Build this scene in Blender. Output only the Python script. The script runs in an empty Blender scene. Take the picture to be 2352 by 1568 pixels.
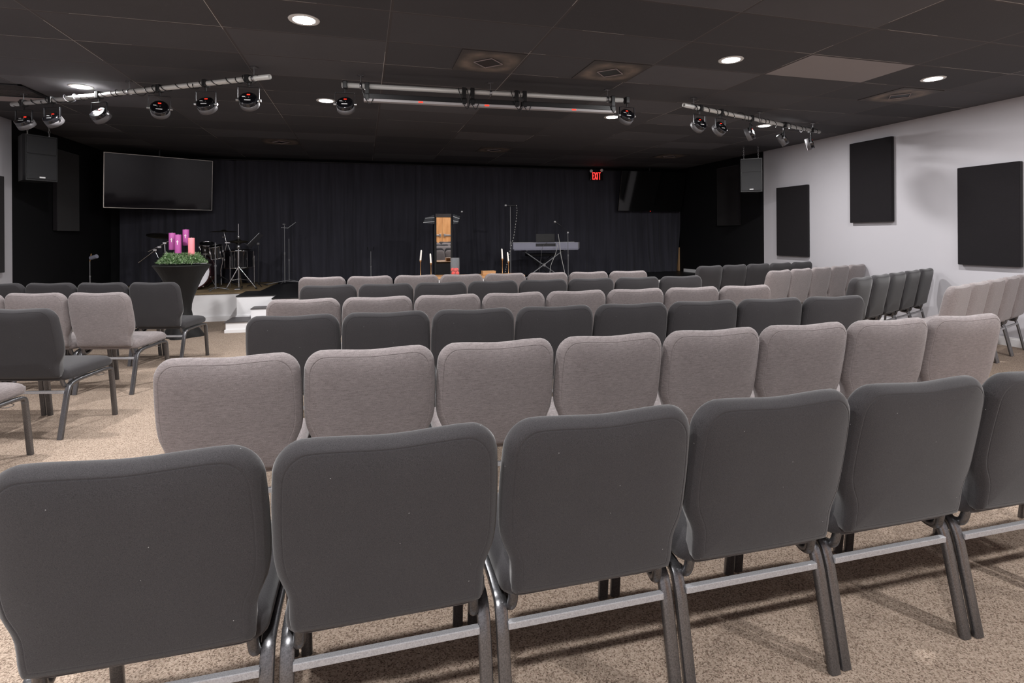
import bpy, bmesh, math, random
from mathutils import Vector, Matrix
PI = math.pi
rnd = random.Random(7)
SC = bpy.context.scene
COL = SC.collection

# ------------------------------------------------------------------ camera
F, CX, TH, CY, ROLL, CH = 1241.2, 1175.06, .2679, 542.18, -.0063, 1.35
CEIL = 2.95
def ray(px, py):
    ur = (px-CX)/F; vr = (py-CY)/F
    c, s = math.cos(ROLL), math.sin(ROLL)
    u = ur*c+vr*s; v = -ur*s+vr*c
    st, ct = math.sin(TH), math.cos(TH)
    return Vector((st+u*ct, ct-u*st, -v))
def atz(px, py, z):
    d = ray(px, py); return d*((z-CH)/d.z)+Vector((0, 0, CH))
def atY(px, py, Y):
    d = ray(px, py); return d*(Y/d.y)+Vector((0, 0, CH))
cam = bpy.data.cameras.new('camera')
camo = bpy.data.objects.new('camera', cam); COL.objects.link(camo)
cam.sensor_width = 36; cam.lens = F*36/2352
cam.shift_x = (1176-CX)/2352; cam.shift_y = -(784-CY)/2352
cam.clip_start = .02
camo.matrix_world = Matrix.Translation((0, 0, CH)) @ Matrix.Rotation(-TH, 4, 'Z') @ Matrix.Rotation(PI/2, 4, 'X') @ Matrix.Rotation(ROLL, 4, 'Z')
SC.camera = camo
SC.view_settings.view_transform = 'Standard'; SC.view_settings.look = 'None'
SC.view_settings.gamma = 1; SC.view_settings.use_curve_mapping = False
SC.view_settings.exposure = 0.0
w = bpy.data.worlds.new('world'); SC.world = w; w.use_nodes = True
w.node_tree.nodes['Background'].inputs[0].default_value = (0, 0, 0, 1)

# ------------------------------------------------------------------ materials
M = {}
def mat(name, col, rough=.6, metal=0, spec=.5, emit=None, estr=0, trans=0, ior=1.45, sheen=0, coat=0, alpha=1):
    m = bpy.data.materials.new(name); m.use_nodes = True
    b = m.node_tree.nodes['Principled BSDF']
    b.inputs['Base Color'].default_value = (*col, 1)
    b.inputs['Roughness'].default_value = rough
    b.inputs['Metallic'].default_value = metal
    b.inputs['Specular IOR Level'].default_value = spec
    b.inputs['IOR'].default_value = ior
    b.inputs['Transmission Weight'].default_value = trans
    b.inputs['Sheen Weight'].default_value = sheen
    b.inputs['Coat Weight'].default_value = coat
    b.inputs['Alpha'].default_value = alpha
    if emit:
        b.inputs['Emission Color'].default_value = (*emit, 1)
        b.inputs['Emission Strength'].default_value = estr
    M[name] = m
    return m
class NT:
    def __init__(s, m): s.t = m.node_tree; s.b = s.t.nodes['Principled BSDF']
    def n(s, typ, **kw):
        x = s.t.nodes.new(typ)
        for k, v in kw.items(): setattr(x, k, v)
        return x
    def l(s, a, b): s.t.links.new(a, b)
    def math(s, op, a, b=None):
        x = s.n('ShaderNodeMath', operation=op)
        for i, v in enumerate((a, b)):
            if v is None: continue
            if isinstance(v, (int, float)): x.inputs[i].default_value = v
            else: s.l(v, x.inputs[i])
        return x.outputs[0]
    def mix(s, f, a, b, typ='MIX'):
        x = s.n('ShaderNodeMix', data_type='RGBA', blend_type=typ)
        for i, v in ((0, f), (6, a), (7, b)):
            if isinstance(v, (int, float)): x.inputs[i].default_value = v
            elif isinstance(v, tuple): x.inputs[i].default_value = (*v, 1)
            else: s.l(v, x.inputs[i])
        return x.outputs[2]
    def ramp(s, f, stops):
        x = s.n('ShaderNodeValToRGB'); e = x.color_ramp.elements
        while len(e) < len(stops): e.new(.5)
        for el, (p, c) in zip(e, stops): el.position = p; el.color = (*c, 1) if len(c) == 3 else c
        s.l(f, x.inputs[0]); return x.outputs[0]
    def noise(s, vec, scale, detail=2, rough=.5):
        x = s.n('ShaderNodeTexNoise'); x.inputs['Scale'].default_value = scale
        x.inputs['Detail'].default_value = detail; x.inputs['Roughness'].default_value = rough
        if vec is not None: s.l(vec, x.inputs['Vector'])
        return x.outputs[0]
    def bump(s, h, strength, dist=.002):
        x = s.n('ShaderNodeBump'); x.inputs['Strength'].default_value = strength
        x.inputs['Distance'].default_value = dist
        s.l(h, x.inputs['Height']); s.l(x.outputs[0], s.b.inputs['Normal'])
    def coord(s, out='Object'): return s.n('ShaderNodeTexCoord').outputs[out]
    def mapped(s, vec, scale):
        x = s.n('ShaderNodeMapping'); x.inputs['Scale'].default_value = scale; s.l(vec, x.inputs[0]); return x.outputs[0]
    def base(s, c): s.l(c, s.b.inputs['Base Color'])

def fabric(name, dark, light, weave, lint):
    m = mat(name, light, .92, spec=.2, sheen=.25); t = NT(m); v = t.coord()
    m.node_tree.nodes['Principled BSDF'].inputs['Sheen Roughness'].default_value = .4
    h = t.noise(t.mapped(v, (1, 1, 4.0)), weave, 3, .7)
    vv = t.noise(t.mapped(v, (4.0, 1, 1)), weave, 2, .6)
    big = t.noise(v, 9, 3)
    st = t.noise(t.mapped(v, (1, 1, 9)), 38, 3, .65)
    f = t.math('ADD', t.math('ADD', t.math('MULTIPLY', h, .42), t.math('MULTIPLY', vv, .30)), t.math('MULTIPLY', st, .28))
    if lint: f = t.math('ADD', t.math('MULTIPLY', h, .55), t.math('MULTIPLY', vv, .45))
    c = t.ramp(f, [(.38, dark), (.60, light)])
    c = t.mix(t.math('MULTIPLY', big, .35), c, dark)
    if lint:
        vo = t.n('ShaderNodeTexVoronoi'); vo.inputs['Scale'].default_value = 46; vo.inputs['Randomness'].default_value = 1
        t.l(v, vo.inputs['Vector'])
        sep = t.n('ShaderNodeSeparateColor'); t.l(vo.outputs['Color'], sep.inputs[0])
        s_ = t.math('MULTIPLY', t.math('LESS_THAN', vo.outputs['Distance'], .05), t.math('GREATER_THAN', sep.outputs[0], .80))
        c = t.mix(t.math('MULTIPLY', s_, .6), c, (.45, .45, .45))
    t.base(c); t.bump(f, .35, .0012)
    return m
fabric('charcoal_fabric', (.024, .0225, .0245), (.058, .055, .058), 420, True)
fabric('grey_fabric', (.108, .092, .091), (.325, .287, .287), 330, False)
fabric('panel_fabric', (.006, .005, .006), (.014, .012, .014), 300, False)

m = mat('carpet', (.4, .3, .2), .95, spec=.1); t = NT(m); v = t.coord()
n1 = t.noise(v, 205, 3, .7); n2 = t.noise(v, 130, 1); n3 = t.noise(v, 1.2, 3)
vo = t.n('ShaderNodeTexVoronoi'); vo.inputs['Scale'].default_value = 235; t.l(v, vo.inputs['Vector'])
sc_ = t.n('ShaderNodeSeparateColor'); t.l(vo.outputs['Color'], sc_.inputs[0])
fl = t.math('ADD', t.math('MULTIPLY', sc_.outputs[0], .55), t.math('MULTIPLY', n1, .45))
c = t.ramp(fl, [(.22, (.070, .047, .036)), (.33, (.185, .138, .106)), (.44, (.285, .222, .174)), (.68, (.425, .342, .278))])
c = t.mix(t.math('MULTIPLY', t.math('GREATER_THAN', n2, .62), .35), c, (.33, .21, .18))
c = t.mix(.15, c, t.ramp(n3, [(.3, (.32, .24, .18)), (.7, (.55, .43, .33))]))
t.base(c); t.bump(fl, .25, .003)

m = mat('stage_carpet', (.2, .15, .09), .95, spec=.1); t = NT(m); v = t.coord()
n1 = t.noise(v, 160, 2, .6)
t.base(t.ramp(n1, [(.3, (.09, .065, .035)), (.6, (.27, .20, .12))])); t.bump(n1, .6, .005)

m = mat('ceiling_tile', (.04, .038, .04), .85, spec=.3); t = NT(m); v = t.coord()
sx = t.n('ShaderNodeSeparateXYZ'); t.l(v, sx.inputs[0])
GX, GY = .2026, 3.924
u_ = t.math('DIVIDE', t.math('SUBTRACT', sx.outputs[0], GX), 1.2192); v_ = t.math('DIVIDE', t.math('SUBTRACT', sx.outputs[1], GY), .6096)
fu = t.math('FRACT', t.math('ADD', u_, .0095)); fv = t.math('FRACT', t.math('ADD', v_, .019))
lu = t.math('LESS_THAN', fu, .019); lv = t.math('LESS_THAN', fv, .038)
line = t.math('MAXIMUM', lu, lv)
cb = t.n('ShaderNodeCombineXYZ'); t.l(t.math('FLOOR', u_), cb.inputs[0]); t.l(t.math('FLOOR', v_), cb.inputs[1])
wn = t.n('ShaderNodeTexWhiteNoise'); t.l(cb.outputs[0], wn.inputs['Vector'])
var = t.ramp(wn.outputs['Value'], [(0, (.064, .064, .071)), (.75, (.092, .091, .100)), (1, (.130, .128, .140))])
sp = t.noise(v, 90, 3, .7); bl = t.noise(v, 1.6, 4, .6)
c = t.mix(t.math('MULTIPLY', t.math('GREATER_THAN', sp, .68), .5), var, (.2, .18, .175))
c = t.mix(t.math('MULTIPLY', bl, .35), c, (.046, .043, .045))
edge = t.mix(t.math('GREATER_THAN', t.noise(v, .8, 1), .555), (.150, .145, .150), (.52, .50, .48))
thin = t.math('MAXIMUM', t.math('LESS_THAN', fu, .0035), t.math('LESS_THAN', fv, .007))
c = t.mix(line, c, (.075, .068, .070)); c = t.mix(thin, c, edge)
t.base(c); t.bump(t.math('ADD', t.math('MULTIPLY', sp, .15), line), .5, .01)

m = mat('white_wall', (.72, .70, .725), .75, spec=.3); t = NT(m); v = t.coord()
n = t.noise(v, 140, 2); t.base(t.mix(t.math('MULTIPLY', t.noise(v, .8, 3), .12), (.48, .466, .494), (.42, .407, .427))); t.bump(n, .08, .002)
m = mat('black_wall', (.006, .006, .007), .8, spec=.2); t = NT(m); t.bump(t.noise(t.coord(), 120, 2), .1, .002)
m = mat('white_paint', (.80, .79, .80), .45); t = NT(m); t.base(t.mix(t.math('MULTIPLY', t.noise(t.coord(), 3, 3), .2), (.82, .81, .82), (.70, .69, .70)))
m = mat('black_paint', (.010, .010, .011), .42, spec=.4); t = NT(m); v = t.coord()
t.base(t.mix(t.math('MULTIPLY', t.math('GREATER_THAN', t.noise(t.mapped(v, (1, 9, 1)), 9, 4, .7), .70), .5), (.010, .010, .011), (.07, .07, .075)))
m = mat('curtain_cloth', (.013, .014, .019), .85, spec=.2, sheen=.15); t = NT(m); v = t.coord()
t.base(t.mix(t.noise(t.mapped(v, (5, 5, .3)), 3, 3), (.018, .018, .023), (.052, .051, .067)))
m = mat('leg_metal', (.16, .16, .17), .30, metal=.85); t = NT(m); v = t.coord()
t.base(t.ramp(t.noise(v, 260, 3, .7), [(.35, (.12, .12, .125)), (.65, (.20, .20, .21))]))
m = mat('bar_metal', (.3, .3, .32), .45, metal=.25); t = NT(m); v = t.coord()
t.base(t.ramp(t.noise(v, 300, 3, .7), [(.35, (.30, .30, .315)), (.65, (.44, .44, .46))]))
m = mat('wood_top', (.5, .28, .13), .4); t = NT(m); v = t.coord()
t.base(t.ramp(t.noise(t.mapped(v, (1.2, 14, 14)), 3, 5, .6), [(.3, (.42, .20, .08)), (.7, (.62, .36, .17))]))
m = mat('door_wood', (.42, .2, .08), .35); t = NT(m); v = t.coord()
t.base(t.ramp(t.noise(t.mapped(v, (8, 8, .8)), 3, 5, .6), [(.3, (.36, .16, .055)), (.7, (.56, .29, .12))]))
m = mat('needle', (.10, .22, .07), .6); t = NT(m); v = t.coord()
t.base(t.ramp(t.noise(v, 30, 2), [(.35, (.09, .21, .06)), (.48, (.24, .40, .17)), (.64, (.58, .68, .50))]))
m = mat('spandex', (.0085, .008, .008), .6, spec=.3, sheen=.06); t = NT(m); t.bump(t.noise(t.mapped(t.coord(), (6, 6, .7)), 3, 2), .3, .02)
mat('pipe_steel', (.62, .62, .60), .45, metal=.2)
mat('black_plastic', (.008, .008, .009), .45)
mat('gloss_black', (.008, .008, .010), .12, coat=.5)
mat('rim_grey', (.11, .105, .11), .5, metal=.2)
mat('strip_grey', (.42, .40, .41), .5)
mat('stand_metal', (.20, .20, .21), .35, metal=.5)
mat('chrome', (.62, .62, .63), .16, metal=1)
mat('dull_chrome', (.35, .35, .36), .3, metal=.9)
mat('black_metal', (.022, .022, .025), .35, metal=.3)
mat('red_display', (.3, .01, .0), .4, emit=(1, .03, .015), estr=2.2)
mat('exit_red', (.6, .02, .02), .4, emit=(1, .035, .03), estr=2.6)
mat('lamp_lens', (1, 1, 1), .4, emit=(1, .985, .99), estr=38)
mat('white_plastic', (.75, .75, .74), .4)
mat('badge', (.75, .75, .76), .35)
mat('screen_black', (.005, .004, .006), .06, spec=.32)
mat('silver_trim', (.62, .58, .54), .35, metal=.6)
mat('mirror', (.80, .80, .80), .02, metal=1)
mat('acrylic', (.60, .63, .66), .08, trans=.92)
mat('etched', (.75, .76, .78), .5)
mat('purple_wax', (.46, .095, .34), .5)
mat('pink_wax', (.95, .30, .34), .5)
mat('white_wax', (.86, .83, .78), .5)
mat('gold', (.72, .42, .20), .3, metal=.8)
mat('red_ball', (.80, .07, .06), .15, coat=.8)
mat('glass', (.8, .84, .88), .05, alpha=.07)
mat('keyboard_grey', (.25, .25, .315), .45, metal=.1)
mat('mesh_grille', (.011, .011, .013), .6)
mat('screen_gloss', (.005, .005, .005), .06, spec=.9)
mat('mic_ball', (.55, .55, .56), .4, metal=.8)
mat('drum_head', (.92, .91, .96), .5)
mat('maroon_shell', (.035, .006, .010), .2, coat=.6)
mat('cymbal', (.05, .045, .035), .3, metal=.8)
mat('cable_white', (.55, .54, .52), .5)
mat('light_tile', (.26, .24, .245), .85)
mat('tan_tile', (.34, .29, .29), .85)
mat('raw_wood', (.40, .24, .12), .6)
mat('tread_grey', (.075, .068, .070), .5)
mat('diffuser', (.05, .045, .045), .7)
m = mat('vent_face', (.05, .045, .04), .6); t = NT(m); v = t.coord()
sx = t.n('ShaderNodeSeparateXYZ'); t.l(v, sx.inputs[0])
dm = t.math('ADD', t.math('ABSOLUTE', sx.outputs[0]), t.math('ABSOLUTE', sx.outputs[1]))
rr = t.math('POWER', t.math('ADD', t.math('POWER', t.math('ABSOLUTE', sx.outputs[0]), 3.0), t.math('POWER', t.math('ABSOLUTE', sx.outputs[1]), 3.0)), 1/3)
f = t.math('MULTIPLY', t.ramp(rr, [(.10, (.0, .0, .0)), (.20, (1, 1, 1)), (.235, (.7, .7, .7)), (.29, (0, 0, 0))]), t.math('MULTIPLY', t.math('SUBTRACT', t.noise(v, 5, 3), .25), 1.6))
t.base(t.mix(f, (.055, .048, .047), (.36, .28, .22)))

# ------------------------------------------------------------------ mesh builder
class MB:
    def __init__(s): s.v = []; s.f = []; s.sm = []; s.mi = []
    def add(s, vs, fs, smooth=False, mi=0):
        o = len(s.v); s.v += [tuple(x) for x in vs]
        for f in fs: s.f.append(tuple(i+o for i in f)); s.sm.append(smooth); s.mi.append(mi)
        return s
    def box(s, a, b, bev=0, mi=0, mtx=None):
        bm = bmesh.new(); bmesh.ops.create_cube(bm, size=1)
        for x in bm.verts:
            x.co = Vector([(a[i]+b[i])/2+x.co[i]*abs(b[i]-a[i]) for i in range(3)])
        if bev: bmesh.ops.bevel(bm, geom=bm.edges[:], offset=bev, segments=2, affect='EDGES', profile=.5)
        if mtx: bmesh.ops.transform(bm, matrix=mtx, verts=bm.verts)
        bm.verts.index_update()
        s.add([x.co[:] for x in bm.verts], [[y.index for y in f.verts] for f in bm.faces], False, mi); bm.free(); return s
    def ring(s, rings, cap0=True, cap1=True, smooth=True, closed=True, mi=0):
        n = len(rings[0]); vs = [p for r in rings for p in r]; fs = []
        for i in range(len(rings)-1):
            for j in range(n if closed else n-1):
                k = (j+1) % n
                fs.append((i*n+j, i*n+k, (i+1)*n+k, (i+1)*n+j))
        s.add(vs, fs, smooth, mi)
        if cap0: s.add(rings[0], [tuple(range(n))[::-1]], False, mi)
        if cap1: s.add(rings[-1], [tuple(range(n))], False, mi)
        return s
    def cyl(s, p0, p1, r0, r1=None, n=16, mi=0):
        p0, p1 = Vector(p0), Vector(p1); r1 = r0 if r1 is None else r1
        q = (p1-p0).normalized().to_track_quat('Z', 'Y')
        R = [[p+q @ Vector((r*math.cos(2*PI*k/n), r*math.sin(2*PI*k/n), 0)) for k in range(n)] for p, r in ((p0, r0), (p1, r1))]
        return s.ring(R, mi=mi)
    def tube(s, pts, r, n=8, mi=0, wide=None, up=None, cap=True):
        pts = [Vector(p) for p in pts]; R = []
        wide = wide or r
        N = None
        for i, p in enumerate(pts):
            d = (pts[min(i+1, len(pts)-1)]-pts[max(i-1, 0)]).normalized()
            if up is not None: side = Vector(up)
            else:
                if N is None: N = Vector((0, 0, 1)) if abs(d.z) < .9 else Vector((1, 0, 0))
                side = N
            side = (side-d*side.dot(d)).normalized(); N = side
            o = d.cross(side)
            ring = []
            for k in range(n):
                a = 2*PI*k/n; c, q = math.cos(a), math.sin(a)
                if up is not None: c = math.copysign(abs(c)**.42, c); q = math.copysign(abs(q)**.42, q)
                ring.append(p+side*c*wide+o*q*r)
            R.append(ring)
        return s.ring(R, cap, cap, mi=mi)
    def lathe(s, prof, c=(0, 0, 0), n=24, axis=None, mi=0, mod=None):
        q = Vector(axis).normalized().to_track_quat('Z', 'Y') if axis is not None else None
        R = []
        for r, z in prof:
            ring = []
            for k in range(n):
                a = 2*PI*k/n; rr = r*(mod(a, z) if mod else 1)
                p = Vector((rr*math.cos(a), rr*math.sin(a), z))
                if q: p = q @ p
                ring.append(p+Vector(c))
            R.append(ring)
        return s.ring(R, prof[0][0] > 1e-4, prof[-1][0] > 1e-4, mi=mi)
    def ball(s, c, r, n=14, mi=0, sz=1):
        return s.lathe([(max(r*math.sin(PI*i/n), 1e-5), -r*math.cos(PI*i/n)*sz) for i in range(n+1)], c, n+4, mi=mi)
    def build(s, name, mats, parent=None, loc=None):
        me = bpy.data.meshes.new(name); me.from_pydata(s.v, [], s.f)
        if not isinstance(mats, (list, tuple)): mats = [mats]
        for x in mats: me.materials.append(M[x])
        me.polygons.foreach_set('use_smooth', s.sm); me.polygons.foreach_set('material_index', s.mi)
        me.update()
        o = bpy.data.objects.new(name, me); COL.objects.link(o)
        if parent: o.parent = parent
        if loc: o.location = loc
        return o
def fillet(pts, r, n=5):
    pts = [Vector(p) for p in pts]; out = [pts[0]]
    for a, b, c in zip(pts, pts[1:], pts[2:]):
        d0 = (a-b); d1 = (c-b); k = min(r, d0.length*.49, d1.length*.49)
        p, q = b+d0.normalized()*k, b+d1.normalized()*k
        for i in range(n+1):
            t = i/n; out.append(p*(1-t)**2+b*2*t*(1-t)+q*t*t)
    return out+[pts[-1]]
def tag(o, label, cat, group=None):
    o['label'] = label; o['category'] = cat
    if group: o['group'] = group
    return o
def thing(name, label, cat, loc=(0, 0, 0), rz=0, group=None):
    o = bpy.data.objects.new(name, None); COL.objects.link(o); o.empty_display_size = .1
    o.location = loc; o.rotation_euler = (0, 0, rz); return tag(o, label, cat, group)
def struct(o): o['kind'] = 'structure'; return o
def children(o): return [c for c in bpy.data.objects if c.parent is o]
def dup(root, loc, rz, label, group=None):
    r = root.copy(); COL.objects.link(r); r.location = loc; r.rotation_euler = (0, 0, rz); r['label'] = label
    if group: r['group'] = group
    for ch in KIDS[root.name]:
        c = ch.copy(); COL.objects.link(c); c.parent = r
        for g in KIDS.get(ch.name, []):
            d = g.copy(); COL.objects.link(d); d.parent = c
    return r
KIDS = {}
def remember(root):
    KIDS[root.name] = children(root)
    for c in KIDS[root.name]: KIDS[c.name] = children(c)

# ------------------------------------------------------------------ room
XL, XR, YB, YF = -4.55, 7.45, 11.72, -2.3
T = .12
struct(MB().box((XL-T, YF-T, -.1), (XR+T, YB+T, 0)).build('floor', 'carpet'))
struct(MB().box((XL-T, YF-T, CEIL), (XR+T, YB+T, CEIL+.1)).build('ceiling', 'ceiling_tile'))
YBL, YBR = 8.78, 8.76
def sidewall(name, xa, xb, ys):
    m = MB(); m.box((xa, YF-T, 0), (xb, ys, CEIL)); m.box((xa, ys, 0), (xb, YB, CEIL), mi=1)
    return struct(m.build(name, ['white_wall', 'black_wall']))
sidewall('wall_left', XL-T, XL, YBL); sidewall('wall_right', XR, XR+T, YBR)
struct(MB().box((XL-T, YB, 0), (XR+T, YB+T, CEIL)).build('wall_back', 'black_wall'))
DX0, DX1, DZ = 2.20, 4.10, 2.13
m = MB(); m.box((XL-T, YF-T, 0), (DX0, YF, CEIL)); m.box((DX1, YF-T, 0), (XR+T, YF, CEIL)); m.box((DX0, YF-T, DZ), (DX1, YF, CEIL))
struct(m.build('wall_front', 'white_wall'))
d = MB()
d.box((DX0-.07, YF-.02, 0), (DX0, YF+.025, DZ+.07)); d.box((DX1, YF-.02, 0), (DX1+.07, YF+.025, DZ+.07)); d.box((DX0, YF-.02, DZ), (DX1, YF+.025, DZ+.07))
d = struct(d.build('door_1', 'white_paint'))
xm = (DX0+DX1)/2
for a, b in ((DX0+.004, xm-.003), (xm+.003, DX1-.004)):
    lf = MB().box((a, YF-.06, .01), (b, YF-.015, DZ-.004), .003).build('door_leaf', 'door_wood', d)
    p = MB().box((a+.07, YF-.015, .97), (b-.07, YF+.03, 1.03), .008)
    p.box((a+.05, YF-.015, .95), (a+.13, YF+.05, 1.06), .006); p.box((b-.13, YF-.015, .95), (b-.05, YF+.05, 1.06), .006)
    p.build('push_bar', 'dull_chrome', lf)
for nm, xa, xb, ya, yb in (('baseboard_left', XL, XL+.016, YF, 9.66), ('baseboard_right', XR-.016, XR, YF, 9.66), ('baseboard_front', XL+.02, DX0-.075, YF, YF+.016)):
    m = MB(); m.box((xa, ya, 0), (xb, yb, .085)); m.box((xa+(.005 if xa > 0 else 0), ya, .085), (xb-(.005 if xa < 0 else 0), yb, .105), 0)
    struct(m.build(nm, 'white_paint'))
m = MB(); m.box((XR-.018, 10.55, .472), (XR, 11.45, .545)); struct(m.build('baseboard_stage', 'white_paint'))

# stage
SZ = .47
st = thing('stage_platform', 'low white-fronted stage with tan carpet at left and black floor in front of the curtain', 'stage', (0, 9.71, 0))
def loc_parent(o, p): o.parent = p; o.matrix_parent_inverse = Matrix.Translation(p.location).inverted(); return o
loc_parent(MB().box((XL+.006, 9.72, 0), (-1.85, YB-.006, SZ-.03)).build('carpeted_base', 'white_paint'), st)
loc_parent(MB().box((XL+.006, 9.70, SZ-.03), (-1.64, 11.66, SZ), .004).build('carpet_deck', 'stage_carpet'), st)
def prism(poly, z0, z1):
    n = len(poly); m = MB()
    m.add([(x, y, z1) for x, y in poly], [tuple(range(n))]); m.add([(x, y, z0) for x, y in poly], [tuple(range(n))[::-1]])
    for i in range(n):
        a, b = poly[i], poly[(i+1) % n]
        m.add([(*a, z0), (*b, z0), (*b, z1), (*a, z1)], [(0, 1, 2, 3)])
    return m
outl = [(-1.85, 8.975), (-1.273, 8.975), (-1.273, 8.45), (4.6, 8.45), (4.6, 9.71), (XR-.006, 9.71), (XR-.006, YB-.006), (-1.52, YB-.006), (-1.60, 10.8), (-1.64, 9.73), (-1.85, 9.73)]
loc_parent(prism(outl, 0, SZ-.012).build('white_riser', 'white_paint'), st)
top = [(x-(.02 if x < 0 else -.02)*(1 if y < 9 else 0), y-(.02 if y < 9 or (y == 9.71) else 0)) for x, y in outl]
loc_parent(prism([(-1.86, 8.962), (-1.283, 8.962), (-1.283, 8.437), (4.612, 8.437), (4.612, 9.697), (XR-.006, 9.697), (XR-.006, 11.66), (-1.52, 11.66), (-1.605, 10.8), (-1.645, 9.735), (-1.86, 9.735)], SZ-.012, SZ+.004).build('black_deck', 'black_paint'), st)
bb = MB(); bb.box((XL+.006, 9.70, 0), (-1.86, 9.722, .085)); bb.box((-1.86, 8.957, .155), (-1.59, 8.976, .18)); bb.box((-1.27, 8.433, 0), (4.6, 8.45, .085)); bb.box((4.6, 9.692, 0), (XR-.02, 9.712, .085))
loc_parent(bb.build('base_trim', 'white_paint'), st)
def step(name, label, x0, y0, z0, z1):
    o = thing(name, label, 'step', (x0, y0, 0))
    loc_parent(MB().box((x0, y0, 0), (-1.285, 8.955, z1-.012)).build('step_body', 'white_paint'), o)
    return o
s1 = step('stage_step', 'lowest white step with black tread beside the stage front, resting on tan carpet', -1.89, 8.465, 0, .155)
loc_parent(MB().box((-1.905, 8.45, .145), (-1.60, 8.955, .157)).build('tread', 'tread_grey'), s1)
loc_parent(MB().box((-1.905, 8.447, 0), (-1.285, 8.464, .05), .003).build('base_trim', 'white_paint'), s1)
s2 = thing('stage_step', 'upper white step with black tread between lowest step and black stage floor', 'step', (-1.59, 8.65, .157))
loc_parent(MB().box((-1.595, 8.65, .158), (-1.287, 8.953, .30)).build('step_body', 'white_paint'), s2)
loc_parent(MB().box((-1.60, 8.64, .30), (-1.286, 8.953, .312)).build('tread', 'tread_grey'), s2)

# stage curtain
m = MB(); NX, NZ = 900, 14
cx0, cx1, cz0, cz1 = -4.35, 7.443, SZ+.008, 2.86
ph = [(rnd.uniform(0, 6.28), rnd.uniform(9, 26), rnd.uniform(.25, 1)) for _ in range(7)]
fold = []
x = cx0
ks = []
while x < cx1: ks.append(x); x += rnd.uniform(.10, .30)
amp = [rnd.uniform(.02, .085) for _ in ks]
vs = []
for j in range(NZ+1):
    z = cz0+(cz1-cz0)*j/NZ; q = 1-j/NZ
    for i in range(NX+1):
        x = cx0+(cx1-cx0)*i/NX
        xs = x+.04*math.sin(z*1.1+x*1.7)*q
        y = sum(a*math.exp(-((xs-k)/.036)**2) for k, a in zip(ks, amp) if abs(xs-k) < .2)
        y = .5*y*(.5+q)+.014*math.sin(xs*11.3+1)+.010*math.sin(xs*23+2*math.sin(xs*3))
        flare = max(0, q-.78)/.22
        y += flare*(.05*max(0, math.sin(x*2.9+.6))+.012*math.sin(x*31))
        xe = max(0, (x-6.9)/.543)
        vs.append((x-.10*xe*xe*max(0, q-.55)/.45, 11.60-y, z))
fs = [(j*(NX+1)+i, j*(NX+1)+i+1, (j+1)*(NX+1)+i+1, (j+1)*(NX+1)+i) for j in range(NZ) for i in range(NX)]
m.add(vs, fs, True)
cu = m.build('stage_curtain', 'curtain_cloth'); tag(cu, 'long pleated black curtain hanging across the back of the stage', 'curtain')
cr = MB().cyl((cx0-.05, 11.60, 2.875), (cx1+.05, 11.60, 2.875), .012).build('curtain_rod', 'black_metal', cu)
struct(MB().box((7.41, 11.63, SZ+.01), (7.445, 11.70, 1.05)).build('trim_1', 'raw_wood'))

# ------------------------------------------------------------------ recessed lights
LX = [-2.85, -.41, 3.25, 5.69]; LY = [4.23, 6.67, 1.79, -.65]
where = {(1, 0): 'nearest glowing round ceiling light, large at top left of the centre', (0, 1): 'glowing round ceiling light behind the left lighting pipe', (1, 1): 'glowing round ceiling light just left of the central lighting pipe',
 (2, 1): 'glowing round ceiling light beside the right end of the central lighting pipe', (3, 1): 'glowing round ceiling light behind the right lighting pipe', (2, 0): 'glowing round ceiling light left of the pale ceiling tile', (3, 0): 'glowing round ceiling light above the square vent near the right wall'}
POWER = 56
for i, x in enumerate(LX):
    for j, y in enumerate(LY):
        lab = where.get((i, j), 'round recessed ceiling light, %s column, %s' % (('leftmost', 'second', 'third', 'rightmost')[i], ('over the front seats', '', 'above the near rows', 'behind the camera')[j]))
        o = thing('recessed_light', lab, 'ceiling light', (x, y, CEIL), 0, 'recessed ceiling lights')
        MB().lathe([(.098, -.006), (.108, -.006), (.111, -.001), (.098, -.001)], n=32).build('trim_ring', 'white_plastic', o)
        MB().lathe([(1e-5, -.010), (.05, -.009), (.098, -.004)], n=32).build('lens', 'lamp_lens', o)
        L = bpy.data.lights.new('lamp', 'AREA'); L.shape = 'DISK'; L.size = .15; L.energy = POWER*(1.08, 1.12, .82, 1.6)[j]
        L.color = (1, .985, .98)
        lo = bpy.data.objects.new('lamp', L); COL.objects.link(lo); lo.parent = o; lo.location = (0, 0, -.014)

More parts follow.
